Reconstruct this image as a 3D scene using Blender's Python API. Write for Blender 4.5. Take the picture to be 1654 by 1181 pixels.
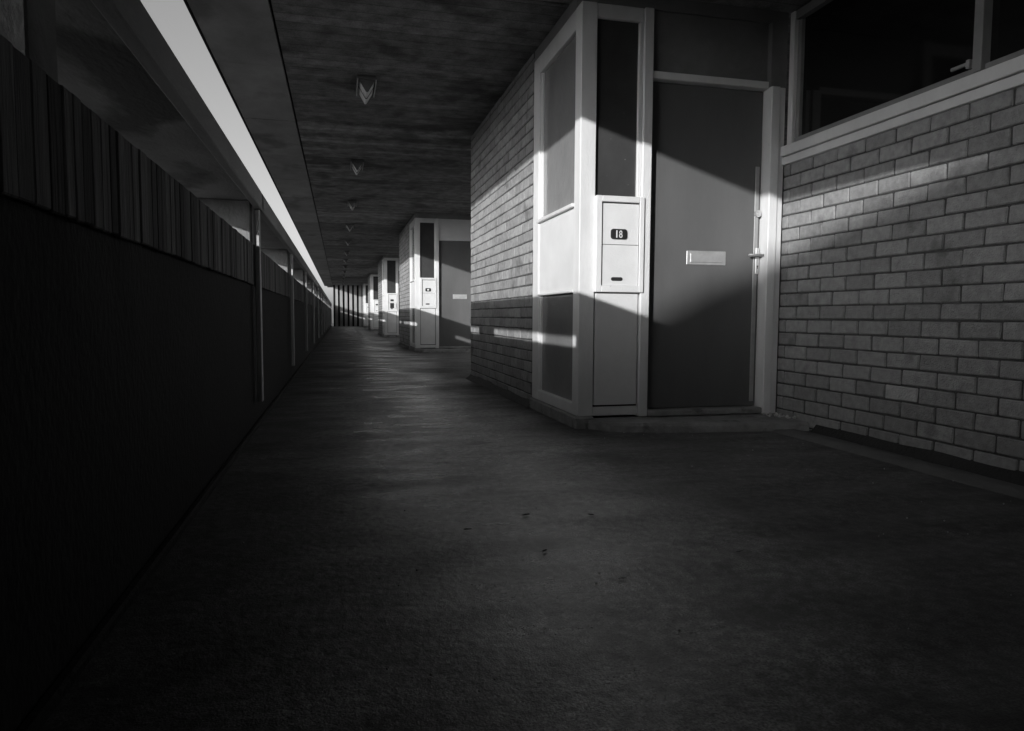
import bpy, bmesh, math, random
from mathutils import Matrix, Vector, noise as mnoise
random.seed(7)
scene = bpy.context.scene
for o in list(bpy.data.objects):
    bpy.data.objects.remove(o)
COL = scene.collection

# ------------------------------------------------------------------ camera
EYE = Vector((0.0, 0.0, 0.66))
cam_data = bpy.data.cameras.new('camera')
cam = bpy.data.objects.new('camera', cam_data)
COL.objects.link(cam)
rt = Vector((0.97103591, -0.2388745, 0.00531267))
dn = Vector((-0.01149717, -0.06892257, -0.99755576))
fw = Vector((0.2386568, 0.96860139, -0.06967267))
M = Matrix.Identity(4)
for r in range(3):
    M[r][0], M[r][1], M[r][2], M[r][3] = rt[r], -dn[r], -fw[r], EYE[r]
cam.matrix_world = M
cam_data.sensor_fit = 'HORIZONTAL'
cam_data.sensor_width = 36.0
cam_data.lens = 24.624
cam_data.clip_start = 0.02
cam_data.clip_end = 2000
scene.camera = cam

# ------------------------------------------------------------------ sky, sun, exposure
SUN = Vector((1.0, 1.03, -0.318)).normalized()          # direction the light travels
elev = math.asin(-SUN.z)
azim = math.atan2(-SUN.x, -SUN.y)
world = bpy.data.worlds.new('World')
scene.world = world
world.use_nodes = True
wn, wl = world.node_tree.nodes, world.node_tree.links
wn.clear()
sky = wn.new('ShaderNodeTexSky')
sky.sky_type = 'NISHITA'
sky.sun_disc = False
sky.dust_density = 1.8                                 # low sun in a hazy sky
sky.sun_elevation = elev
sky.sun_rotation = azim % (2 * math.pi)
bwn = wn.new('ShaderNodeRGBToBW')                        # black and white film
bg = wn.new('ShaderNodeBackground')
bg.inputs['Strength'].default_value = 0.12
wo = wn.new('ShaderNodeOutputWorld')
wl.new(sky.outputs[0], bwn.inputs[0])
wl.new(bwn.outputs[0], bg.inputs['Color'])
wl.new(bg.outputs[0], wo.inputs['Surface'])

sl = bpy.data.lights.new('sun', 'SUN')
sl.energy = 2.65
sl.angle = math.radians(0.53)
sl.color = (1, 1, 1)
sun = bpy.data.objects.new('sun', sl)
sun.rotation_euler = SUN.to_track_quat('-Z', 'Y').to_euler()
sun.location = (-20, -20, 20)
COL.objects.link(sun)

scene.view_settings.view_transform = 'Standard'
scene.view_settings.look = 'None'
scene.view_settings.exposure = 0.6
scene.view_settings.gamma = 1.0
scene.view_settings.use_curve_mapping = False

# ------------------------------------------------------------------ materials (a monochrome photograph: every colour is a grey)
def g(v): return (v, v, v, 1)

def mat(name, lo, hi, scale=6.0, rough=(0.6, 0.8), stretch=(1, 1, 1), bump=0.0, bscale=60.0, spec=0.4,
        piece=0.0, metallic=0.0, spots=None, bstretch=None, coat=0.0, detail=6.0):
    """Grey Principled whose value wanders between lo and hi with noise; piece = spread of value from one piece to the next."""
    m = bpy.data.materials.new(name)
    m.use_nodes = True
    n, l = m.node_tree.nodes, m.node_tree.links
    b = n['Principled BSDF']
    tc = n.new('ShaderNodeTexCoord')
    geo = n.new('ShaderNodeNewGeometry')
    mp = n.new('ShaderNodeMapping')
    mp.inputs['Scale'].default_value = stretch
    l.new(geo.outputs['Position'], mp.inputs[0])
    nz = n.new('ShaderNodeTexNoise')
    nz.inputs['Scale'].default_value = scale
    nz.inputs['Detail'].default_value = detail
    nz.inputs['Roughness'].default_value = 0.62
    l.new(mp.outputs[0], nz.inputs['Vector'])
    rp = n.new('ShaderNodeMapRange')
    rp.inputs[1].default_value, rp.inputs[2].default_value = 0.3, 0.7
    rp.inputs[3].default_value, rp.inputs[4].default_value = lo, hi
    l.new(nz.outputs[0], rp.inputs[0])
    val = rp.outputs[0]
    if piece:
        oi = n.new('ShaderNodeObjectInfo')
        ad = n.new('ShaderNodeMath'); ad.operation = 'ADD'
        l.new(oi.outputs['Random'], ad.inputs[0]); l.new(geo.outputs['Random Per Island'], ad.inputs[1])
        fr = n.new('ShaderNodeMath'); fr.operation = 'FRACT'
        l.new(ad.outputs[0], fr.inputs[0])
        pr = n.new('ShaderNodeMapRange')
        pr.inputs[3].default_value, pr.inputs[4].default_value = 1 - piece, 1 + piece
        l.new(fr.outputs[0], pr.inputs[0])
        mu = n.new('ShaderNodeMath'); mu.operation = 'MULTIPLY'
        l.new(val, mu.inputs[0]); l.new(pr.outputs[0], mu.inputs[1])
        val = mu.outputs[0]
    if spots:                                            # (scale, threshold, factor): stains with their own shape
        sp = n.new('ShaderNodeTexNoise')
        sp.inputs['Scale'].default_value = spots[0]
        sp.inputs['Detail'].default_value = 7
        mp2 = n.new('ShaderNodeMapping')
        mp2.inputs['Scale'].default_value = stretch
        mp2.inputs['Location'].default_value = (3.1, 7.7, 1.3)
        l.new(geo.outputs['Position'], mp2.inputs[0])
        l.new(mp2.outputs[0], sp.inputs['Vector'])
        sr = n.new('ShaderNodeMapRange')
        sr.inputs[1].default_value, sr.inputs[2].default_value = spots[1], spots[1] + 0.09
        sr.inputs[3].default_value, sr.inputs[4].default_value = 1.0, spots[2]
        l.new(sp.outputs[0], sr.inputs[0])
        mu = n.new('ShaderNodeMath'); mu.operation = 'MULTIPLY'
        l.new(val, mu.inputs[0]); l.new(sr.outputs[0], mu.inputs[1])
        val = mu.outputs[0]
    cb = n.new('ShaderNodeCombineColor')
    for i in range(3):
        l.new(val, cb.inputs[i])
    l.new(cb.outputs[0], b.inputs['Base Color'])
    rr = n.new('ShaderNodeMapRange')
    rr.inputs[1].default_value, rr.inputs[2].default_value = 0.3, 0.7
    rr.inputs[3].default_value, rr.inputs[4].default_value = rough
    l.new(nz.outputs[0], rr.inputs[0])
    l.new(rr.outputs[0], b.inputs['Roughness'])
    b.inputs['Specular IOR Level'].default_value = spec
    b.inputs['Metallic'].default_value = metallic
    b.inputs['Coat Weight'].default_value = coat
    if bump:
        mp3 = n.new('ShaderNodeMapping')
        mp3.inputs['Scale'].default_value = bstretch or stretch
        l.new(geo.outputs['Position'], mp3.inputs[0])
        bn = n.new('ShaderNodeTexNoise')
        bn.inputs['Scale'].default_value = bscale
        bn.inputs['Detail'].default_value = 5
        l.new(mp3.outputs[0], bn.inputs['Vector'])
        bp = n.new('ShaderNodeBump')
        bp.inputs['Strength'].default_value = bump
        bp.inputs['Distance'].default_value = 0.02
        l.new(bn.outputs[0], bp.inputs['Height'])
        l.new(bp.outputs[0], b.inputs['Normal'])
    return m

MT = {}
MT['floor'] = mat('worn_asphalt_lit_lane', 0.12, 0.34, 3.4, (0.30, 0.50), (0.9, 1.15, 1), 0.0, 170, 1.0, spots=(6.0, 0.57, 0.4), detail=12)
def finish_floor(m):
    """stone speckle, fine relief and the paler lane that paints the bright light path into the colour"""
    n, l = m.node_tree.nodes, m.node_tree.links
    b = n['Principled BSDF']
    cb = b.inputs['Base Color'].links[0].from_node
    src = cb.inputs[0].links[0].from_socket
    geo = [q for q in n if q.type == 'NEW_GEOMETRY'][0]
    def nz(scale, detail, loc=(0, 0, 0), sc=(1, 1, 1)):
        mp = n.new('ShaderNodeMapping'); mp.inputs['Location'].default_value = loc; mp.inputs['Scale'].default_value = sc
        l.new(geo.outputs['Position'], mp.inputs[0])
        t = n.new('ShaderNodeTexNoise'); t.inputs['Scale'].default_value = scale; t.inputs['Detail'].default_value = detail
        l.new(mp.outputs[0], t.inputs['Vector'])
        return t.outputs[0]
    def rng(v, a, b_, c, d):
        r = n.new('ShaderNodeMapRange')
        for i, x in enumerate((a, b_, c, d)): r.inputs[i + 1].default_value = x
        l.new(v, r.inputs[0]); return r.outputs[0]
    def math_(op, a, b_):
        r = n.new('ShaderNodeMath'); r.operation = op
        for i, x in enumerate((a, b_)):
            if isinstance(x, float): r.inputs[i].default_value = x
            else: l.new(x, r.inputs[i])
        return r.outputs[0]
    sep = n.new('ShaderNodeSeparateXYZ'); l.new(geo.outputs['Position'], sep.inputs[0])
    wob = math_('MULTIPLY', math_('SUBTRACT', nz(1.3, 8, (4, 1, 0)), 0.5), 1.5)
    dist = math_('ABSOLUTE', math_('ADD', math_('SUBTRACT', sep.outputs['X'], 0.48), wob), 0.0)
    lit_lane = rng(dist, 0.15, 0.80, 1.0, 0.26)  # light path and darker sides painted into the floor colour
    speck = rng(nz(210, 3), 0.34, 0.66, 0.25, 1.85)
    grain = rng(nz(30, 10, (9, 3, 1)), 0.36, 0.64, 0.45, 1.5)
    v = math_('MULTIPLY', math_('MULTIPLY', math_('MULTIPLY', src, lit_lane), speck), grain)
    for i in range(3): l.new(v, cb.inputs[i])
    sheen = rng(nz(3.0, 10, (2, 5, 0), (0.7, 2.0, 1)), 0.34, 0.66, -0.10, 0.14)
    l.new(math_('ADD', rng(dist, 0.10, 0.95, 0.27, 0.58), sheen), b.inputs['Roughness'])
    bp = n.new('ShaderNodeBump'); bp.inputs['Strength'].default_value = 0.55; bp.inputs['Distance'].default_value = 0.003
    l.new(math_('ADD', nz(260, 4), math_('MULTIPLY', nz(40, 6), 2.0)), bp.inputs['Height'])
    l.new(bp.outputs[0], b.inputs['Normal'])
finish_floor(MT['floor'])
def finish_ceiling(m):
    """impressions of the shuttering boards: a value and a height for every board, a thin fin between two boards"""
    n, l = m.node_tree.nodes, m.node_tree.links
    b = n['Principled BSDF']
    cb = b.inputs['Base Color'].links[0].from_node
    src = cb.inputs[0].links[0].from_socket
    geo = [q for q in n if q.type == 'NEW_GEOMETRY'][0]
    def M_(op, a, b_=0.0):
        r = n.new('ShaderNodeMath'); r.operation = op
        for i, x in enumerate((a, b_)):
            if isinstance(x, float): r.inputs[i].default_value = x
            else: l.new(x, r.inputs[i])
        return r.outputs[0]
    sep = n.new('ShaderNodeSeparateXYZ'); l.new(geo.outputs['Position'], sep.inputs[0])
    nzt = n.new('ShaderNodeTexNoise'); nzt.inputs['Scale'].default_value = 0.7
    l.new(geo.outputs['Position'], nzt.inputs['Vector'])
    t = M_('DIVIDE', M_('ADD', sep.outputs['Y'], M_('MULTIPLY', nzt.outputs[0], 0.012)), 0.127)
    wn_ = n.new('ShaderNodeTexWhiteNoise'); wn_.noise_dimensions = '1D'
    l.new(M_('FLOOR', t), wn_.inputs['W'])
    tone = M_('ADD', M_('MULTIPLY', wn_.outputs['Value'], 0.45), 0.75)
    fr = M_('FRACT', t)
    edge = M_('LESS_THAN', M_('MINIMUM', fr, M_('SUBTRACT', 1.0, fr)), 0.03)
    gn = n.new('ShaderNodeTexNoise'); gn.inputs['Scale'].default_value = 120; gn.inputs['Detail'].default_value = 4
    l.new(geo.outputs['Position'], gn.inputs['Vector'])
    grain = M_('ADD', M_('MULTIPLY', gn.outputs[0], 1.1), 0.45)
    v = M_('MULTIPLY', M_('MULTIPLY', M_('MULTIPLY', src, tone), grain), M_('SUBTRACT', 1.0, M_('MULTIPLY', edge, 0.5)))
    for i in range(3): l.new(v, cb.inputs[i])
    bp = n.new('ShaderNodeBump'); bp.inputs['Strength'].default_value = 0.6; bp.inputs['Distance'].default_value = 0.006
    old = b.inputs['Normal'].links[0].from_socket
    l.new(old, bp.inputs['Normal'])
    l.new(M_('ADD', M_('MULTIPLY', wn_.outputs['Value'], 0.5), edge), bp.inputs['Height'])
    l.new(bp.outputs[0], b.inputs['Normal'])

MT['channel'] = mat('cement_channel', 0.10, 0.18, 9, (0.6, 0.8), bump=0.3, bscale=50)
MT['fillet'] = mat('asphalt_fillet', 0.015, 0.035, 9, (0.5, 0.7), bump=0.4, bscale=60)
MT['ceiling'] = mat('board_marked_concrete', 0.09, 0.31, 8.0, (0.7, 0.9), (1, 1, 1), 0.6, 90, 0.3, piece=0.25, spots=(2.0, 0.55, 0.5), detail=15)
finish_ceiling(MT['ceiling'])
MT['edge'] = mat('edge_concrete', 0.17, 0.30, 2.4, (0.7, 0.9), (1, 0.7, 1), 0.25, 40, 0.3, piece=0.12, spots=(2.0, 0.60, 0.6))
MT['groove'] = mat('dark_joint', 0.012, 0.02, 5, (0.8, 0.9), spec=0.1)
MT['brick'] = mat('grey_brick', 0.25, 0.38, 26, (0.75, 0.92), bump=0.45, bscale=150, spec=0.2, piece=0.15, spots=(4.5, 0.60, 0.66))
MT['palebrick'] = mat('cement_smeared_brick', 0.36, 0.52, 12, (0.8, 0.92), bump=0.4, bscale=90, spec=0.2)
MT['mortar'] = mat('dark_mortar', 0.065, 0.115, 30, (0.85, 0.95), bump=0.5, bscale=120, spec=0.1)
MT['white'] = mat('white_gloss_paint', 0.66, 0.79, 5.0, (0.35, 0.5), (1, 1, 0.35), bump=0.1, bscale=60, spec=0.4, spots=(30, 0.72, 0.45))
MT['dullgrey'] = mat('dull_grey', 0.14, 0.22, 4.0, (0.5, 0.65), bump=0.1, bscale=90, spec=0.3)
MT['panelwhite'] = mat('white_painted_board', 0.67, 0.76, 5.0, (0.45, 0.6), bump=0.12, bscale=110, spec=0.35)
MT['door'] = mat('dark_door_paint', 0.105, 0.145, 2.0, (0.38, 0.5), (1, 1, 0.3), 0.05, 120, 0.35)
MT['obscure'] = mat('obscured_glass', 0.20, 0.27, 1.2, (0.16, 0.24), bump=0.25, bscale=14, spec=0.5, coat=0.3)
MT['clear'] = mat('dirty_window_glass', 0.045, 0.07, 3.0, (0.08, 0.16), spec=0.5, spots=(34, 0.715, 3.5))
MT['black_glass'] = mat('dark_window_glass', 0.006, 0.012, 4.0, (0.05, 0.09), spec=0.5)
MT['plinth'] = mat('stained_concrete', 0.20, 0.36, 8.0, (0.7, 0.9), bump=0.6, bscale=45, spec=0.25, spots=(9, 0.62, 0.5))
MT['metal'] = mat('satin_aluminium', 0.55, 0.68, 20, (0.35, 0.5), spec=0.5, metallic=0.55)
MT['metal_dull'] = mat('dull_aluminium', 0.30, 0.40, 12, (0.4, 0.55), spec=0.4, metallic=0.3)
MT['blackplate'] = mat('black_plate', 0.02, 0.03, 10, (0.4, 0.5))
MT['ink'] = mat('white_figure', 0.75, 0.8, 10, (0.5, 0.6))
MT['sash'] = mat('grey_sash_paint', 0.20, 0.28, 6, (0.45, 0.6))
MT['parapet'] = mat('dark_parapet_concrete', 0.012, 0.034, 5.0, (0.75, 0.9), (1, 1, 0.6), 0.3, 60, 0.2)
MT['board'] = mat('weathered_board', 0.035, 0.18, 9.0, (0.65, 0.85), (1, 3.0, 0.12), 0.5, 30, 0.25, piece=0.75, bstretch=(1, 3, 0.15))
MT['coping'] = mat('coping_concrete', 0.16, 0.30, 2.0, (0.7, 0.9), (1.6, 0.8, 1), 0.35, 35, 0.25, piece=0.1, spots=(1.7, 0.52, 0.35))
MT['post'] = mat('grey_painted_post', 0.42, 0.55, 6, (0.4, 0.6), (1, 1, 0.4), spec=0.4)
MT['rail'] = mat('pale_handrail_concrete', 0.26, 0.40, 4.0, (0.6, 0.8), (1, 0.5, 1), 0.3, 50, 0.3, piece=0.1)
MT['diffuser'] = mat('opal_diffuser', 0.75, 0.85, 12, (0.25, 0.4), spec=0.5)
MT['lampmetal'] = mat('lamp_metal', 0.10, 0.16, 12, (0.4, 0.5))
MT['slat'] = mat('timber_slat', 0.28, 0.38, 8, (0.6, 0.8), (1, 1, 0.2), piece=0.1)
MT['black'] = mat('dark_void', 0.012, 0.02, 4, (0.8, 0.9), spec=0.1)
MT['leaf'] = mat('dead_leaf', 0.02, 0.045, 40, (0.6, 0.8))
MT['ground'] = mat('distant_ground', 0.10, 0.18, 0.05, (0.8, 0.95), spec=0.1)
MT['exterior'] = mat('exterior_concrete', 0.20, 0.30, 0.8, (0.7, 0.9), bump=0.2)
MT['litter'] = mat('pale_grit', 0.35, 0.6, 40, (0.6, 0.8), piece=0.3)

# ------------------------------------------------------------------ helpers
def tag(o, label=None, cat=None, group=None, kind=None):
    if label: o['label'] = label
    if cat: o['category'] = cat
    if group: o['group'] = group
    if kind: o['kind'] = kind
    return o

def empty(name, loc=(0, 0, 0), parent=None):
    o = bpy.data.objects.new(name, None)
    o.empty_display_size = 0.1
    o.location = loc
    COL.objects.link(o)
    if parent: o.parent = parent
    return o

def box(bm, x0, x1, y0, y1, z0, z1, bevel=0.0):
    b2 = bmesh.new()
    bmesh.ops.create_cube(b2, size=1.0)
    for v in b2.verts:
        v.co = Vector(((x0 + x1) / 2 + v.co.x * (x1 - x0), (y0 + y1) / 2 + v.co.y * (y1 - y0), (z0 + z1) / 2 + v.co.z * (z1 - z0)))
    if bevel:
        bmesh.ops.bevel(b2, geom=list(b2.edges), offset=bevel, segments=1, affect='EDGES', profile=0.5)
    tmp = bpy.data.meshes.new('t')
    b2.to_mesh(tmp); b2.free()
    bm.from_mesh(tmp)
    bpy.data.meshes.remove(tmp)

def prism(bm, pts, axis, a, b):
    """pts: polygon in the two other axes; extruded along axis from a to b."""
    def P(p, t):
        if axis == 'x': return (t, p[0], p[1])
        if axis == 'y': return (p[0], t, p[1])
        return (p[0], p[1], t)
    lo = [bm.verts.new(P(p, a)) for p in pts]
    hi = [bm.verts.new(P(p, b)) for p in pts]
    n = len(pts)
    bm.faces.new(lo); bm.faces.new(list(reversed(hi)))
    for i in range(n):
        bm.faces.new((lo[i], hi[i], hi[(i + 1) % n], lo[(i + 1) % n]))
    bmesh.ops.recalc_face_normals(bm, faces=list(bm.faces))

def cyl(bm, c, axis, r, d, seg=20, r2=None):
    q = {'x': Matrix.Rotation(math.pi / 2, 4, 'Y'), 'y': Matrix.Rotation(math.pi / 2, 4, 'X'), 'z': Matrix.Identity(4)}[axis]
    bmesh.ops.create_cone(bm, cap_ends=True, segments=seg, radius1=r, radius2=r if r2 is None else r2, depth=d,
                          matrix=Matrix.Translation(c) @ q)

def obj(name, bm, m, parent=None, smooth=False):
    me = bpy.data.meshes.new(name)
    bm.to_mesh(me); bm.free()
    if m: me.materials.append(MT[m])
    if smooth:
        for p in me.polygons: p.use_smooth = True
    o = bpy.data.objects.new(name, me)
    COL.objects.link(o)
    if parent: o.parent = parent
    return o

def boxobj(name, b, m, parent=None, bevel=0.0):
    bm = bmesh.new(); box(bm, *b, bevel=bevel)
    return obj(name, bm, m, parent)

def copy_tree(o, parent=None):
    c = o.copy(); COL.objects.link(c); c.parent = parent
    for ch in list(o.children): copy_tree(ch, c)
    return c

# ------------------------------------------------------------------ plan of the place (metres, floor at z = 0)
XA, XB = 1.361, 2.689           # projecting and recessed wall planes
Y0, PITCH, BAY = 3.902, 9.12, 3.04
FIN0 = 4.31                     # bracket of the parapet nearest in view
ZC = 2.52                       # soffit
YN, YF = -3.4, 44.4             # ends of the walkway
XE = -0.86                      # outer edge of the soffit

# --- ground far below, seen only past the parapet
bm = bmesh.new()
v = [bm.verts.new(p) for p in ((-900, -900, -9), (900, -900, -9), (900, 900, -9), (-900, 900, -9))]
bm.faces.new(v)
tag(obj('ground', bm, 'ground'), kind='structure')

# --- floor of the walkway, gently uneven
bm = bmesh.new()
xs = [-0.60 + 3.6 * i / 60 for i in range(61)]
ys = [YN - .3]
while ys[-1] < 46:
    ys.append(ys[-1] + (0.07 if ys[-1] < 6 else 0.14 if ys[-1] < 14 else 0.35))
grid = []
for y in ys:
    row = []
    for x in xs:
        h = 0.006 * mnoise.noise((x * 0.9, y * 0.9, 0.3)) + 0.0011 * mnoise.noise((x * 4.1, y * 6.3, 2.0))
        row.append(bm.verts.new((x, y, h)))
    grid.append(row)
for j in range(len(ys) - 1):
    for i in range(len(xs) - 1):
        bm.faces.new((grid[j][i], grid[j][i + 1], grid[j + 1][i + 1], grid[j + 1][i]))
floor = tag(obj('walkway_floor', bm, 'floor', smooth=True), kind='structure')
bm = bmesh.new(); box(bm, -0.62, 3.0, YN - .3, 46, -0.3, -0.02)
obj('deck_slab', bm, 'plinth', floor)
# cement channel along the recessed wall
bm = bmesh.new()
prev = None
y = 3.55
while y > -1.7:
    w = 0.012 * mnoise.noise((y * 3, 0, 0))
    sec = [bm.verts.new(p) for p in ((2.43 + w, y, 0.0), (2.455 + w, y, 0.013), (2.56 - w, y, 0.016), (2.60 - w, y, 0.0))]
    if prev:
        for a in range(3):
            bm.faces.new((prev[a], prev[a + 1], sec[a + 1], sec[a]))
    prev = sec; y -= 0.09
obj('channel', bm, 'channel', floor, smooth=True)
def fillet(xw, y0, y1):
    bm = bmesh.new(); prev = None; y = y0
    while y <= y1:
        w = 0.055 + 0.012 * mnoise.noise((y * 2.3, xw, 0)); h = 0.05 + 0.014 * mnoise.noise((y * 2.9, xw, 5))
        sec = [bm.verts.new(p) for p in ((xw - w, y, -0.004), (xw - w * .45, y, h * .38), (xw + 0.003, y, h))]
        if prev:
            for a in range(2): bm.faces.new((prev[a], sec[a], sec[a + 1], prev[a + 1]))
        prev = sec; y += 0.08
    obj('fillet', bm, 'fillet', floor, smooth=True)
for i in range(5):
    fillet(XA, Y0 + PITCH * i + 0.98, Y0 + PITCH * i + 3.5)
fillet(XB, -1.7, Y0 - 0.35)

# --- soffit: cast slabs with joints, edge strip slightly lower, dark backing in the joints
ceil = boxobj('ceiling', (XE + 0.004, 6.2, YN - .3, 46, ZC + 0.035, ZC + 0.28), 'groove')
tag(ceil, kind='structure')
y = 5.66 - 1.52 * 6
k = 0
while y < 46:
    y1 = min(y + 1.52, 46)
    dz = random.uniform(-0.003, 0.003)
    boxobj('ceiling_slab', (-0.375, 6.15, y + 0.009, y1 - 0.009, ZC + 0.012 + dz, ZC + 0.0352), 'ceiling', ceil, 0.003)
    boxobj('edge_slab', (XE + 0.002, -0.39, y + 0.005, y1 - 0.005, ZC + random.uniform(-0.002, 0.002), ZC + 0.0352), 'edge', ceil, 0.003)
    y = y1; k += 1
boxobj('fascia', (XE - 0.014, XE - 0.0005, YN - .3, 46, ZC - 0.006, ZC + 0.45), 'groove', ceil)
boxobj('roof_slab', (XE - 0.05, 8.0, -12, 60, ZC + 0.46, ZC + 0.7), 'exterior', ceil)

# ------------------------------------------------------------------ brickwork
BL, BH, JT = 0.2098, 0.08, 0.0092
VARS = {}
def brick_mesh(length, seed):
    key = (round(length, 3), seed)
    if key in VARS: return VARS[key]
    rnd = random.Random(seed * 131 + int(length * 1000))
    b2 = bmesh.new()
    bmesh.ops.create_cube(b2, size=1.0)
    h = BH - JT
    for v in b2.verts:
        v.co = Vector((v.co.x * 0.06, v.co.y * (length - JT) + rnd.uniform(-.003, .003), v.co.z * h + rnd.uniform(-.0026, .0026)))
        v.co.x += 0.03
    bmesh.ops.bevel(b2, geom=list(b2.edges), offset=0.0045, segments=1, affect='EDGES', profile=0.5)
    me = bpy.data.meshes.new('brick')
    b2.to_mesh(me); b2.free()
    me.materials.append(MT['brick'])
    VARS[key] = me
    return me

fwd_n = fw
def in_frame(p):
    d = Vector(p) - EYE
    z = d.dot(fw)
    if z < 0.2: return None
    u, v = d.dot(rt) / z * 1131.3, d.dot(dn) / z * 1131.3
    return z if (abs(u) < 850 and abs(v) < 610) else None

def brickwork(xw, y0, y1, z0, z1, phase, parent, singles=300):
    """half bond bricks on a wall facing -x; the ones that show largest are single objects, the rest one joined part."""
    bricks = []
    n = int(math.ceil((z0 - 0.011) / BH - 1e-6)); first = n
    row = 0
    z = 0.011 + BH * n
    while z < z1 - 0.02:
        off = phase + (0.0 if n % 2 == 0 else BL / 2)
        j = math.floor((y0 - off) / BL)
        y = off + j * BL
        while y < y1 - 0.015:
            a, b = max(y, y0), min(y + BL, y1)
            if b - a > 0.03:
                L = b - a if (b - a < BL - 1e-4) else BL
                bricks.append((a + L / 2, z + BH / 2, L))
            y += BL
        n += 1
        z += BH
    keyed = []
    for (y, zc, L) in bricks:
        d = in_frame((xw, y, zc))
        keyed.append((d if d else 1e6 + abs(y), y, zc, L))
    keyed.sort()
    rest = bmesh.new(); nrest = 0
    for i, (d, y, zc, L) in enumerate(keyed):
        me = brick_mesh(L, random.randrange(7) if L == BL else 1)
        jx = random.uniform(-0.0022, 0.0022)
        if i < singles and d < 1e6:
            o = bpy.data.objects.new('brick', me)
            o.location = (xw + jx, y, zc)
            o.rotation_euler = (random.uniform(-.006, .006), 0, random.uniform(-.006, .006))
            o.parent = parent
            COL.objects.link(o)
        else:
            k0 = len(rest.verts)
            rest.from_mesh(me)
            rest.verts.ensure_lookup_table()
            for q in range(k0, len(rest.verts)):
                rest.verts[q].co += Vector((xw + jx, y, zc))
            nrest += 1
    if nrest:
        o = obj('bricks', rest, 'brick', parent)
        o['kind'] = 'stuff'
    else: rest.free()

# --- recessed wall at the right of the near door, with its window
rw = tag(empty('brick_wall', (0, 0, 0)), 'dark grey brick wall below the long window, right of the door numbered 18', 'wall')
boxobj('mortar_bed', (XB + 0.008, XB + 0.22, -1.74, Y0 + 0.02, -0.02, 1.60), 'mortar', rw)
brickwork(XB, -1.72, Y0 - 0.004, -0.07, 1.602, 3.725, rw)
pale = min((c for c in rw.children if c.name.split('.')[0] == 'brick'), key=lambda c: (c.location.y - 2.88) ** 2 + (c.location.z - 0.29) ** 2)
pale.data = pale.data.copy(); pale.data.materials[0] = MT['palebrick']
pale['label'] = 'paler brick smeared with cement'
wnd = empty('window', (0, 0, 0), rw)
boxobj('sill', (XB - 0.035, XB + 0.2, -1.72, Y0 - 0.02, 1.652, 1.712), 'white', wnd, 0.004)
boxobj('sill', (XB - 0.022, XB + 0.2, -1.72, Y0 - 0.02, 1.601, 1.647), 'white', wnd, 0.003)
boxobj('frame', (XB + 0.012, XB + 0.11, Y0 - 0.055, Y0 - 0.012, 1.7125, ZC - 0.002), 'white', wnd, 0.004)
bm = bmesh.new()
box(bm, XB + 0.022, XB + 0.10, -1.72, Y0 - 0.056, 1.7125, 1.732, 0.003)
box(bm, XB + 0.034, XB + 0.10, 2.585, Y0 - 0.057, 1.7325, 1.762, 0.003)
box(bm, XB + 0.034, XB + 0.10, -1.72, 2.535, 1.7325, 1.762, 0.003)
box(bm, XB + 0.036, XB + 0.10, Y0 - 0.092, Y0 - 0.058, 1.7625, ZC - 0.06, 0.003)
box(bm, XB + 0.02, XB + 0.10, -1.72, Y0 - 0.056, ZC - 0.055, ZC - 0.002, 0.003)
obj('sash', bm, 'sash', wnd)
boxobj('mullion', (XB + 0.014, XB + 0.11, 2.537, 2.583, 1.7328, ZC - 0.056), 'sash', wnd, 0.004)
boxobj('mullion', (XB + 0.014, XB + 0.11, 0.537, 0.583, 1.7328, ZC - 0.056), 'sash', wnd, 0.004)
for a, b in ((2.584, Y0 - 0.093), (0.584, 2.534), (-1.72, 0.534)):
    boxobj('pane', (XB + 0.060, XB + 0.066, a, b, 1.7626, ZC - 0.056), 'black_glass', wnd)
bm = bmesh.new()
box(bm, XB + 0.008, XB + 0.022, 2.59, 2.69, 1.775, 1.790, 0.003)
box(bm, XB + 0.010, XB + 0.034, 2.592, 2.612, 1.762, 1.80, 0.003)
obj('window_stay', bm, 'metal_dull', wnd)
boxobj('room_backing', (XB + 0.16, XB + 0.2, -1.72, Y0 - 0.02, 1.72, ZC + 0.01), 'black', rw)

# --- near end of the walkway, behind the camera
nw = tag(empty('brick_wall'), 'brick return wall closing the recess behind the viewer', 'wall')
boxobj('return_wall', (XA + 0.002, XB + 0.2, -1.84, -1.745, 0, ZC + 0.01), 'brick', nw)
boxobj('side_wall', (XA, XA + 0.1, YN, -1.85, 0, ZC + 0.01), 'brick', nw)
boxobj('sky_block_end', (-0.7, XA + 0.1, YN - 0.2, YN - 0.002, 0, ZC + 0.01), 'brick', nw)  # unseen end wall added to keep the near walkway dark

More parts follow.
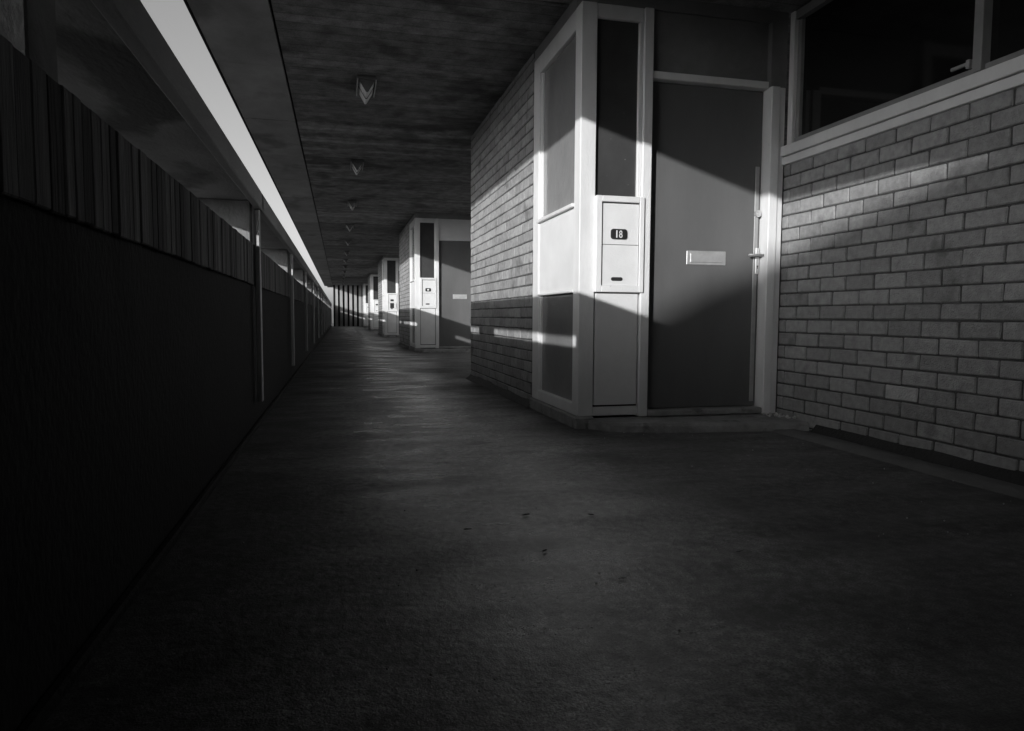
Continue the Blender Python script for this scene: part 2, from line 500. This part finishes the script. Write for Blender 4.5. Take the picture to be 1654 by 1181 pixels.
# --- projecting brick walls beside each entrance, and the recess walls beyond them
wall_labels = ['sunlit grey brick wall just left of the white entrance numbered 18',
               'short sunlit brick wall left of the second entrance along the walkway',
               'narrow brick wall strip left of the third entrance along the walkway',
               'narrow brick wall strip left of the fourth entrance, far down the walkway',
               'farthest brick wall strip, next to the slatted screen']
for i in range(5):
    y0 = Y0 + PITCH * i
    w = tag(empty('brick_wall', (0, 0, 0)), wall_labels[i], 'wall', 'projecting brick walls along the walkway')
    ye = min(y0 + 3.48, YF)
    if i < 2:
        boxobj('mortar_bed', (XA + 0.0055, XA + 0.2, y0 + 1.012, ye - 0.004, -0.02, ZC + 0.02), 'mortar', w)
        brickwork(XA, y0 + 1.012, ye, -0.07, ZC + 0.03, 3.725 + 0.06, w, 300 if i == 0 else 0)
    else:
        boxobj('mortar_bed', (XA + 0.004, XA + 0.2, y0 + 1.012, ye - 0.004, -0.02, ZC + 0.02), 'mortar', w)
        brickwork(XA, y0 + 1.012, ye, -0.07, ZC + 0.03, 3.725, w, 0)
    if ye < YF:
        boxobj('return_wall', (XA + 0.012, XB + 0.2, ye - 0.1, ye - 0.0045, 0, ZC + 0.02), 'brick', w)
    yn = min(y0 + PITCH, YF)
    if yn > ye:
        boxobj('recess_wall', (XB, XB + 0.2, ye, yn + 0.02, 0, ZC + 0.02), 'brick', w)

# ------------------------------------------------------------------ entrance porch (corner at the local origin; front faces -y, glazed side faces -x)
def make_porch():
    t = empty('entrance_porch')
    # frame members
    boxobj('corner_post', (0, 0.096, 0, 0.106, 0.072, 2.455), 'white', t, 0.004)
    boxobj('side_post', (0.0, 0.07, 0.872, 1.011, 0.072, 2.455), 'white', t, 0.004)
    boxobj('top_rail', (0.002, 0.07, 0.1065, 0.8715, 2.335, 2.455), 'white', t, 0.004)
    boxobj('bottom_rail', (0.002, 0.07, 0.1065, 0.8715, 0.072, 0.142), 'white', t, 0.004)
    boxobj('side_panel', (0.010, 0.06, 0.1065, 0.8715, 0.822, 1.312), 'panelwhite', t)
    boxobj('glazing_sill', (-0.014, 0.06, 0.1068, 0.8712, 1.3125, 1.335), 'white', t, 0.003)
    for bb in ((-0.006, 0.06, 0.1067, 0.8713, 0.806, 0.8215), (0.016, 0.05, 0.848, 0.8714, 1.3355, 2.3345),
               (0.016, 0.05, 0.848, 0.8714, 0.1425, 0.8055), (0.016, 0.05, 0.1067, 0.120, 1.3355, 2.3345),
               (0.016, 0.05, 0.1067, 0.120, 0.1425, 0.8055)):
        boxobj('glazing_bead', bb, 'white', t, 0.003)
    boxobj('pane', (0.030, 0.036, 0.120, 0.848, 1.3352, 2.335), 'obscure', t)
    boxobj('pane', (0.030, 0.036, 0.120, 0.848, 0.142, 0.806), 'obscure', t)
    # front: post between cupboard and door, top rail, lower panel with open joints round it
    boxobj('door_post', (0.384, 0.442, -0.012, 0.09, 0.062, 2.455), 'white', t, 0.004)
    boxobj('front_top_rail', (0.0965, 0.3835, 0.004, 0.07, 2.375, 2.455), 'white', t, 0.004)
    boxobj('front_bottom_rail', (0.0965, 0.3835, 0.003, 0.07, 0.072, 0.124), 'white', t, 0.003)
    bm = bmesh.new()
    box(bm, 0.3585, 0.3835, 0.006, 0.06, 1.366, 2.3745, 0.003)
    obj('glazing_bead', bm, 'white', t)
    boxobj('pane', (0.0965, 0.3585, 0.028, 0.034, 1.366, 2.375), 'clear', t)
    boxobj('joint_backing', (0.0965, 0.3835, 0.026, 0.06, 0.1245, 0.806), 'black', t)
    boxobj('lower_panel', (0.1045, 0.3745, 0.004, 0.0255, 0.136, 0.800), 'panelwhite', t, 0.002)
    # meter cupboard
    cb = empty('meter_cupboard', (0, 0, 0), t)
    bm = bmesh.new()
    box(bm, 0.094, 0.130, -0.026, 0.05, 0.8065, 1.3655, 0.003)
    box(bm, 0.366, 0.396, -0.026, -0.0125, 0.8065, 1.3655, 0.003)
    box(bm, 0.1302, 0.3658, -0.0258, 0.05, 1.331, 1.3653, 0.003)
    box(bm, 0.1302, 0.3658, -0.0258, 0.05, 0.8067, 0.846, 0.003)
    obj('cupboard_frame', bm, 'white', cb)
    boxobj('cupboard_back', (0.1302, 0.3658, 0.0, 0.05, 0.846, 1.331), 'black', cb)
    boxobj('hatch', (0.139, 0.3655, -0.013, -0.0005, 1.086, 1.323), 'panelwhite', cb, 0.0015)
    boxobj('hatch', (0.139, 0.3655, -0.013, -0.0005, 0.8465, 1.083), 'panelwhite', cb, 0.0015)
    bm = bmesh.new()
    box(bm, 0.205, 0.256, -0.0150, -0.0132, 0.873, 0.895)
    cyl(bm, (0.205, -0.0141, 0.884), 'y', 0.011, 0.0018, 14)
    cyl(bm, (0.256, -0.0141, 0.884), 'y', 0.011, 0.0018, 14)
    obj('finger_slot', bm, 'blackplate', cb)
    # number plate
    bm = bmesh.new()
    pts = []
    for cx, cz, a0 in ((0.274, 1.160, 0), (0.204, 1.160, 90), (0.204, 1.132, 180), (0.274, 1.132, 270)):
        for s in range(5):
            a = math.radians(a0 + s * 22.5)
            pts.append((cx + 0.016 * math.cos(a), cz + 0.016 * math.sin(a)))
    prism(bm, pts, 'y', -0.019, -0.0132)
    obj('number_plate', bm, 'blackplate', cb)
    # door opening
    boxobj('threshold', (0.4425, 1.2145, -0.03, 0.10, 0.062, 0.098), 'plinth', t, 0.005)
    boxobj('head_rail', (0.4425, 1.2145, 0.0, 0.10, 2.062, 2.105), 'white', t, 0.003)
    boxobj('transom_panel', (0.4425, 1.2145, 0.022, 0.09, 2.1055, 2.455), 'panelwhite', t)
    bm = bmesh.new()
    box(bm, 1.215, 1.275, -0.035, 0.10, 0.058, 2.07, 0.004)
    box(bm, 1.2755, 1.318, -0.022, 0.10, 0.058, 2.07, 0.004)
    obj('door_jamb', bm, 'white', t)
    boxobj('corner_trim', (1.215, 1.326, -0.016, 0.10, 2.0705, 2.455), 'white', t, 0.003)
    boxobj('header_board', (0.002, 1.34, 0.004, 0.10, 2.4555, ZC + 0.03), 'sash', t)
    boxobj('side_header', (0.004, 0.08, 0.101, 1.011, 2.4555, ZC + 0.03), 'sash', t)
    # the room behind is dark
    boxobj('lining', (0.09, 1.40, 0.12, 0.16, 0.0, ZC + 0.02), 'black', t)
    # plinth
    bm = bmesh.new()
    box(bm, -0.020, 0.10, -0.022, 1.012, -0.02, 0.0715, 0.010)
    obj('plinth', bm, 'plinth', t)
    # door leaf
    d = empty('door', (0, 0, 0), t)
    boxobj('leaf', (0.446, 1.212, 0.052, 0.095, 0.101, 2.060), 'door', d, 0.003)
    bm = bmesh.new()
    box(bm, 0.711, 0.978, 0.046, 0.0518, 0.984, 1.070, 0.003)
    box(bm, 0.735, 0.955, 0.0415, 0.0458, 0.999, 1.055, 0.002)
    obj('letter_plate', bm, 'metal', d)
    boxobj('edge_strip', (1.170, 1.198, 0.0455, 0.0518, 0.13, 1.60), 'metal_dull', d, 0.002)
    bm = bmesh.new()
    cyl(bm, (1.186, 0.036, 1.309), 'y', 0.021, 0.020, 24, 0.021)
    cyl(bm, (1.186, 0.024, 1.309), 'y', 0.012, 0.006, 20)
    obj('cylinder_lock', bm, 'metal', d, smooth=False)
    boxobj('lock_plate', (1.182, 1.208, 0.0375, 0.0452, 0.935, 1.098), 'metal', d, 0.002)
    bm = bmesh.new()
    cyl(bm, (1.196, 0.020, 1.050), 'y', 0.009, 0.036, 14)
    cyl(bm, (1.166, 0.004, 1.050), 'x', 0.0085, 0.100, 14, 0.0075)
    bmesh.ops.create_uvsphere(bm, u_segments=12, v_segments=8, radius=0.0088, matrix=Matrix.Translation((1.216, 0.004, 1.05)))
    bmesh.ops.create_uvsphere(bm, u_segments=12, v_segments=8, radius=0.0080, matrix=Matrix.Translation((1.116, 0.004, 1.05)))
    obj('lever_handle', bm, 'metal_dull', d, smooth=True)
    bm = bmesh.new()
    cyl(bm, (1.195, 0.0370, 0.984), 'y', 0.0045, 0.002, 12)
    box(bm, 1.1925, 1.1975, 0.0360, 0.0373, 0.968, 0.984)
    obj('keyhole', bm, 'blackplate', d)
    return t, cb

def digit_one(cx, cz, h):
    bm = bmesh.new(); box(bm, cx - 0.0035, cx + 0.0035, -0.0212, -0.0192, cz - h / 2, cz + h / 2)
    return bm
def digit_eight(cx, cz, h):
    bm = bmesh.new()
    for zc, ro, ax in ((cz + h * 0.235, h * 0.265, 0.80), (cz - h * 0.225, h * 0.285, 0.88)):
        ri = ro - 0.0052
        rings = []
        for yy in (-0.0212, -0.0192):
            for rr in (ro, ri):
                rings.append([bm.verts.new((cx + rr * ax * math.cos(a * math.pi / 12), yy, zc + rr * math.sin(a * math.pi / 12))) for a in range(24)])
        for a in range(24):
            b = (a + 1) % 24
            bm.faces.new((rings[0][a], rings[0][b], rings[1][b], rings[1][a]))
            bm.faces.new((rings[0][a], rings[2][a], rings[2][b], rings[0][b]))
            bm.faces.new((rings[1][a], rings[1][b], rings[3][b], rings[3][a]))
    return bm

porch, cupboard = make_porch()
porch_labels = ['white painted corner entrance with dark door and number plate 18',
                'second white entrance along the walkway, with its own letter plate and number plate',
                'third white entrance along the walkway with a dark square hole in its cupboard',
                'fourth white entrance, a narrow bright strip far down the walkway',
                'farthest white entrance, beside the slatted screen']
porches = [porch] + [copy_tree(porch) for i in range(4)]
for i, p in enumerate(porches):
    p.location = (XA, Y0 + PITCH * i, 0)
    tag(p, porch_labels[i], 'entrance', 'entrances along the walkway')
    cbs = [c for c in p.children if c.name.startswith('meter_cupboard')][0]
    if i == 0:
        for c in p.children:                             # the boarding over this door is a darker grey than at the others
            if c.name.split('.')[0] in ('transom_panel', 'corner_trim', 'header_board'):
                c.data = c.data.copy(); c.data.materials[0] = MT['dullgrey']
        obj('digit', digit_one(0.224, 1.146, 0.042), 'ink', cbs)
        obj('digit', digit_eight(0.249, 1.146, 0.042), 'ink', cbs)
    elif i == 2:
        boxobj('open_hatch', (0.18, 0.30, -0.0165, -0.0134, 0.90, 1.06), 'blackplate', cbs)
        boxobj('hatch_door', (0.302, 0.365, -0.045, -0.0134, 0.90, 1.06), 'panelwhite', cbs)
    elif i == 1:
        boxobj('worn_figure', (0.222, 0.256, -0.0212, -0.0192, 1.132, 1.160), 'ink', cbs)

# --- concrete door steps
def make_step(seed):
    rnd = random.Random(seed)
    bm = bmesh.new()
    n = 46
    fr = []
    for i in range(n + 1):
        s = i / n
        x = 0.06 + 1.235 * s
        y = -0.035 - 0.10 * min(1, s / 0.06) - 0.06 * min(1, s / 0.3) - 0.185 * s
        y += 0.010 * mnoise.noise((x * 9, seed, 0)) + 0.006 * mnoise.noise((x * 31, seed, 3))
        fr.append((x, y))
    back_y = 0.03
    prevs = None
    for i, (x, y) in enumerate(fr):
        zt = 0.052 + 0.004 * mnoise.noise((x * 4, seed, 7))
        chip = 0.012 + 0.009 * (mnoise.noise((x * 17, seed, 11)) + 0.3)
        chip = max(0.003, chip)
        sec = [bm.verts.new(p) for p in ((x, y - 0.004, -0.02), (x, y, 0.012), (x, y + chip * .3, zt - chip), (x, y + chip, zt), (x, (y + back_y) / 2, zt + 0.003), (x, back_y, zt + 0.005), (x, back_y, -0.02))]
        if prevs:
            for a in range(6):
                bm.faces.new((prevs[a], sec[a], sec[a + 1], prevs[a + 1]))
        else:
            bm.faces.new(list(reversed(sec)))
        prevs = sec
    bm.faces.new(prevs)
    bmesh.ops.recalc_face_normals(bm, faces=list(bm.faces))
    return obj('door_step', bm, 'plinth')
step_labels = ['chipped concrete step in front of the door numbered 18', 'low concrete step at the second entrance along the walkway',
               'low concrete step at the third entrance along the walkway', 'low concrete step at the fourth entrance along the walkway',
               'low concrete step at the farthest entrance, by the slatted screen']
for i in range(5):
    s = make_step(3 + i)
    s.location = (XA, Y0 + PITCH * i, 0)
    tag(s, step_labels[i], 'step', 'door steps along the walkway')

# ------------------------------------------------------------------ parapet
pw = tag(empty('parapet'), 'dark parapet with board band, slim posts and wide coping along the open side', 'parapet')
YP0 = -1.30
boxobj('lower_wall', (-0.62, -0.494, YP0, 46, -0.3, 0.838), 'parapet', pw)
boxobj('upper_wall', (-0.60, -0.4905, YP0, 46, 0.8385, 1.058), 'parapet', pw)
boxobj('kerb', (-0.4935, -0.468, YP0, 46, -0.01, 0.022), 'parapet', pw, 0.006)
y = YP0 + 0.01
nb = 0
restb = bmesh.new()
while y < 44:
    w = random.choice((0.046, 0.052, 0.058, 0.066))
    d = random.uniform(-0.002, 0.002); zt = 1.070 + random.uniform(-0.001, 0.001); zb = 0.836 + random.uniform(-0.002, 0.002)
    bb = (-0.4903, -0.476 + d, y + 0.001, y + w - 0.0015, zb, zt)
    if y > 0.9 and nb < 285:
        boxobj('board', bb, 'board', pw, 0.003); nb += 1
    else:
        box(restb, *bb)
    y += w
o = obj('boards', restb, 'board', pw); o['kind'] = 'stuff'
j = -2
while True:
    yf = FIN0 + BAY * j + (0.07 if j == -1 else 0.0)
    if yf > 44: break
    if yf + BAY > YP0:
        a, b = max(yf + 0.075, YP0), min(yf + BAY + 0.067, 44.3)
        boxobj('coping', (-1.07, -0.4705, a, b, 1.317, 1.374), 'coping', pw, 0.004)
        boxobj('handrail', (-0.470, -0.43, a - 0.003, b + 0.003, 1.274, 1.376), 'rail', pw, 0.005)
    if yf > YP0:
        boxobj('bracket', (-1.045, -0.4915, yf, yf + 0.13, 1.0585, 1.3168), 'coping', pw, 0.004)
        if j >= 0: boxobj('post', (-0.4735, -0.444, yf + 0.035, yf + 0.092, 0.15, 1.2735), 'post', pw, 0.004)
    j += 1

# unseen wall added on the open side to darken the near walkway
sky_blk = tag(empty('sky_block_wall'), 'unseen wall added to block sky light at the near end of the open side, behind the viewer', 'wall')
boxobj('wall', (-0.95, -0.5, YN - 0.2, YP0 - 0.01, 0, ZC + 0.03), 'parapet', sky_blk)

# ------------------------------------------------------------------ screen of slats at the far end
es = tag(empty('slatted_screen'), 'screen of upright slats closing the far end of the walkway', 'screen')
boxobj('backing', (-0.30, XB + 0.2, 44.62, 44.8, 0, ZC + 0.05), 'black', es)
boxobj('edge_post', (-0.34, -0.25, 44.36, 44.5, 0, ZC + 0.01), 'black', es)
for k in range(7):
    x = -0.235 + 0.283 * k
    boxobj('slat', (x, x + 0.165, 44.40, 44.46, 0.0, ZC + 0.01), 'slat', es)
boxobj('rail', (-0.24, XA + 0.4, 44.465, 44.52, 0.30, 0.42), 'black', es)

# ------------------------------------------------------------------ ceiling lights
def make_light():
    t = empty('ceiling_light')
    bm = bmesh.new(); box(bm, -0.078, 0.078, -0.20, 0.20, -0.022, 0.0, 0.004)
    obj('base_plate', bm, 'lampmetal', t)
    bm = bmesh.new()
    prism(bm, [(-0.060, -0.0225), (0.060, -0.0225), (0.006, -0.112), (-0.006, -0.112)], 'y', -0.17, 0.17)
    obj('diffuser', bm, 'diffuser', t)
    for s in (-1, 1):
        bm = bmesh.new()
        prism(bm, [(s * 0.074, -0.0223), (s * 0.066, -0.0223), (s * 0.066, -0.046), (s * 0.074, -0.046)], 'y', -0.19, 0.19)
        obj('side_rail', bm, 'post', t)
    bm = bmesh.new()
    prism(bm, [(-0.0635, -0.0228), (0.0635, -0.0228), (0.008, -0.1155), (-0.008, -0.1155)], 'y', -0.009, 0.009)
    obj('strap', bm, 'lampmetal', t)
    for s in (-1, 1):
        bm = bmesh.new()
        prism(bm, [(-0.0635, -0.0226), (0.0635, -0.0226), (0.008, -0.1155), (-0.008, -0.1155)], 'y', s * 0.1705, s * 0.182)
        obj('end_cap', bm, 'lampmetal', t)
    return t
lt = make_light()
ORD = ['nearest', 'second', 'third', 'fourth', 'fifth', 'sixth', 'seventh', 'eighth', 'ninth', 'tenth', 'eleventh', 'twelfth', 'thirteenth']
lights = [lt] + [copy_tree(lt) for _ in range(12)]
for i, o in enumerate(lights):
    o.location = (0.232, 5.92 + BAY * i, ZC + 0.009)
    tag(o, ORD[i] + ' wedge shaped light in the row on the walkway ceiling', 'ceiling light', 'lights along the ceiling')

# ------------------------------------------------------------------ unseen block added outside the parapet, outline shaped to cast the door's shadow
tw = tag(empty('shadow_block'), 'unseen concrete block added outside the parapet behind the viewer to shadow the near door', 'shadow blocker')
Z = EYE.z
prof = [(-11.5, 4.0 + Z), (-12.1, 4.70 + Z), (-12.4, 5.06 + Z), (-12.74, 5.34 + Z), (-13.29, 5.70 + Z), (-14.38, 5.97 + Z), (-14.8, 6.07 + Z), (-17.0, 6.9 + Z), (-18.5, 12.0 + Z), (-40, 12.0 + Z)]
bm = bmesh.new()
prism(bm, [(-11.5, -9.0)] + prof + [(-40, -9.0)], 'x', -17.0, -14.0)
for v in bm.verts:                                       # skewed along the sun's path so its near face shapes the shadow
    v.co.y += (v.co.x + 14.0) * 1.03
obj('wall', bm, 'exterior', tw)

# ------------------------------------------------------------------ leaves and grit on the floor
def leaf(x, y, L, rz, seed, curl, label):
    rnd = random.Random(seed)
    bm = bmesh.new()
    n = 9; rows = []
    for i in range(n):
        s = i / (n - 1)
        wd = 0.17 * L * math.sin(math.pi * min(1, s * 0.92 + 0.06)) ** 0.8
        r = []
        for t in (-1, -0.5, 0, 0.5, 1):
            z = 0.0022 + curl * (t * t) * wd + curl * 0.35 * L * (s - 0.45) ** 2 + 0.002 * rnd.random()
            r.append(bm.verts.new(((s - 0.5) * L, t * wd, z)))
        rows.append(r)
    for i in range(n - 1):
        for t in range(4):
            bm.faces.new((rows[i][t], rows[i][t + 1], rows[i + 1][t + 1], rows[i + 1][t]))
    bmesh.ops.solidify(bm, geom=list(bm.faces), thickness=0.0012)
    o = obj('dead_leaf', bm, 'leaf', smooth=True)
    o.location = (x, y, 0.006 * mnoise.noise((x * 0.9, y * 0.9, 0.3)) + 0.0011 * mnoise.noise((x * 4.1, y * 6.3, 2.0))); o.rotation_euler = (0, 0, rz)
    tag(o, label, 'leaf', 'dead leaves on the walkway floor')
leaf(0.684, 1.604, 0.027, 0.1, 1, 0.25, 'small flat black leaf on the bare floor, nearest of the leaves to the viewer')
leaf(0.552, 1.844, 0.022, 0.6, 2, 1.1, 'tightly curled dark leaf left of the middle of the floor')
leaf(0.807, 2.162, 0.022, 2.6, 3, 0.9, 'curled dark leaf standing up in the middle of the floor below the glazed corner')
leaf(0.596, 2.210, 0.036, 0.25, 4, 0.5, 'long thin dark leaf, farther left on the floor')
leaf(0.377, 2.094, 0.026, -0.2, 5, 0.4, 'dark leaf at the left edge of the grey floor patch')
leaf(1.090, 1.725, 0.028, 0.2, 6, 0.4, 'dark leaf farthest right on the floor, below the door')

rnd = random.Random(21)
bm = bmesh.new()
for k in range(150):
    x, y = rnd.uniform(-0.4, 2.55), rnd.uniform(1.0, 5.0)
    s = rnd.choice((0.0015, 0.002, 0.003))
    bmesh.ops.create_icosphere(bm, subdivisions=1, radius=s, matrix=Matrix.Translation((x, y, 0.006)))
for k in range(40):
    x, y = XA + 1.28 + rnd.uniform(-0.1, 0.03), Y0 - rnd.uniform(0.02, 0.3)
    bmesh.ops.create_icosphere(bm, subdivisions=1, radius=rnd.uniform(0.004, 0.012), matrix=Matrix.Translation((x, y, 0.06 if y > Y0 - .25 else 0.02)))
tag(obj('grit', bm, 'litter'), 'pale grit scattered over the walkway floor', 'grit', kind='stuff')
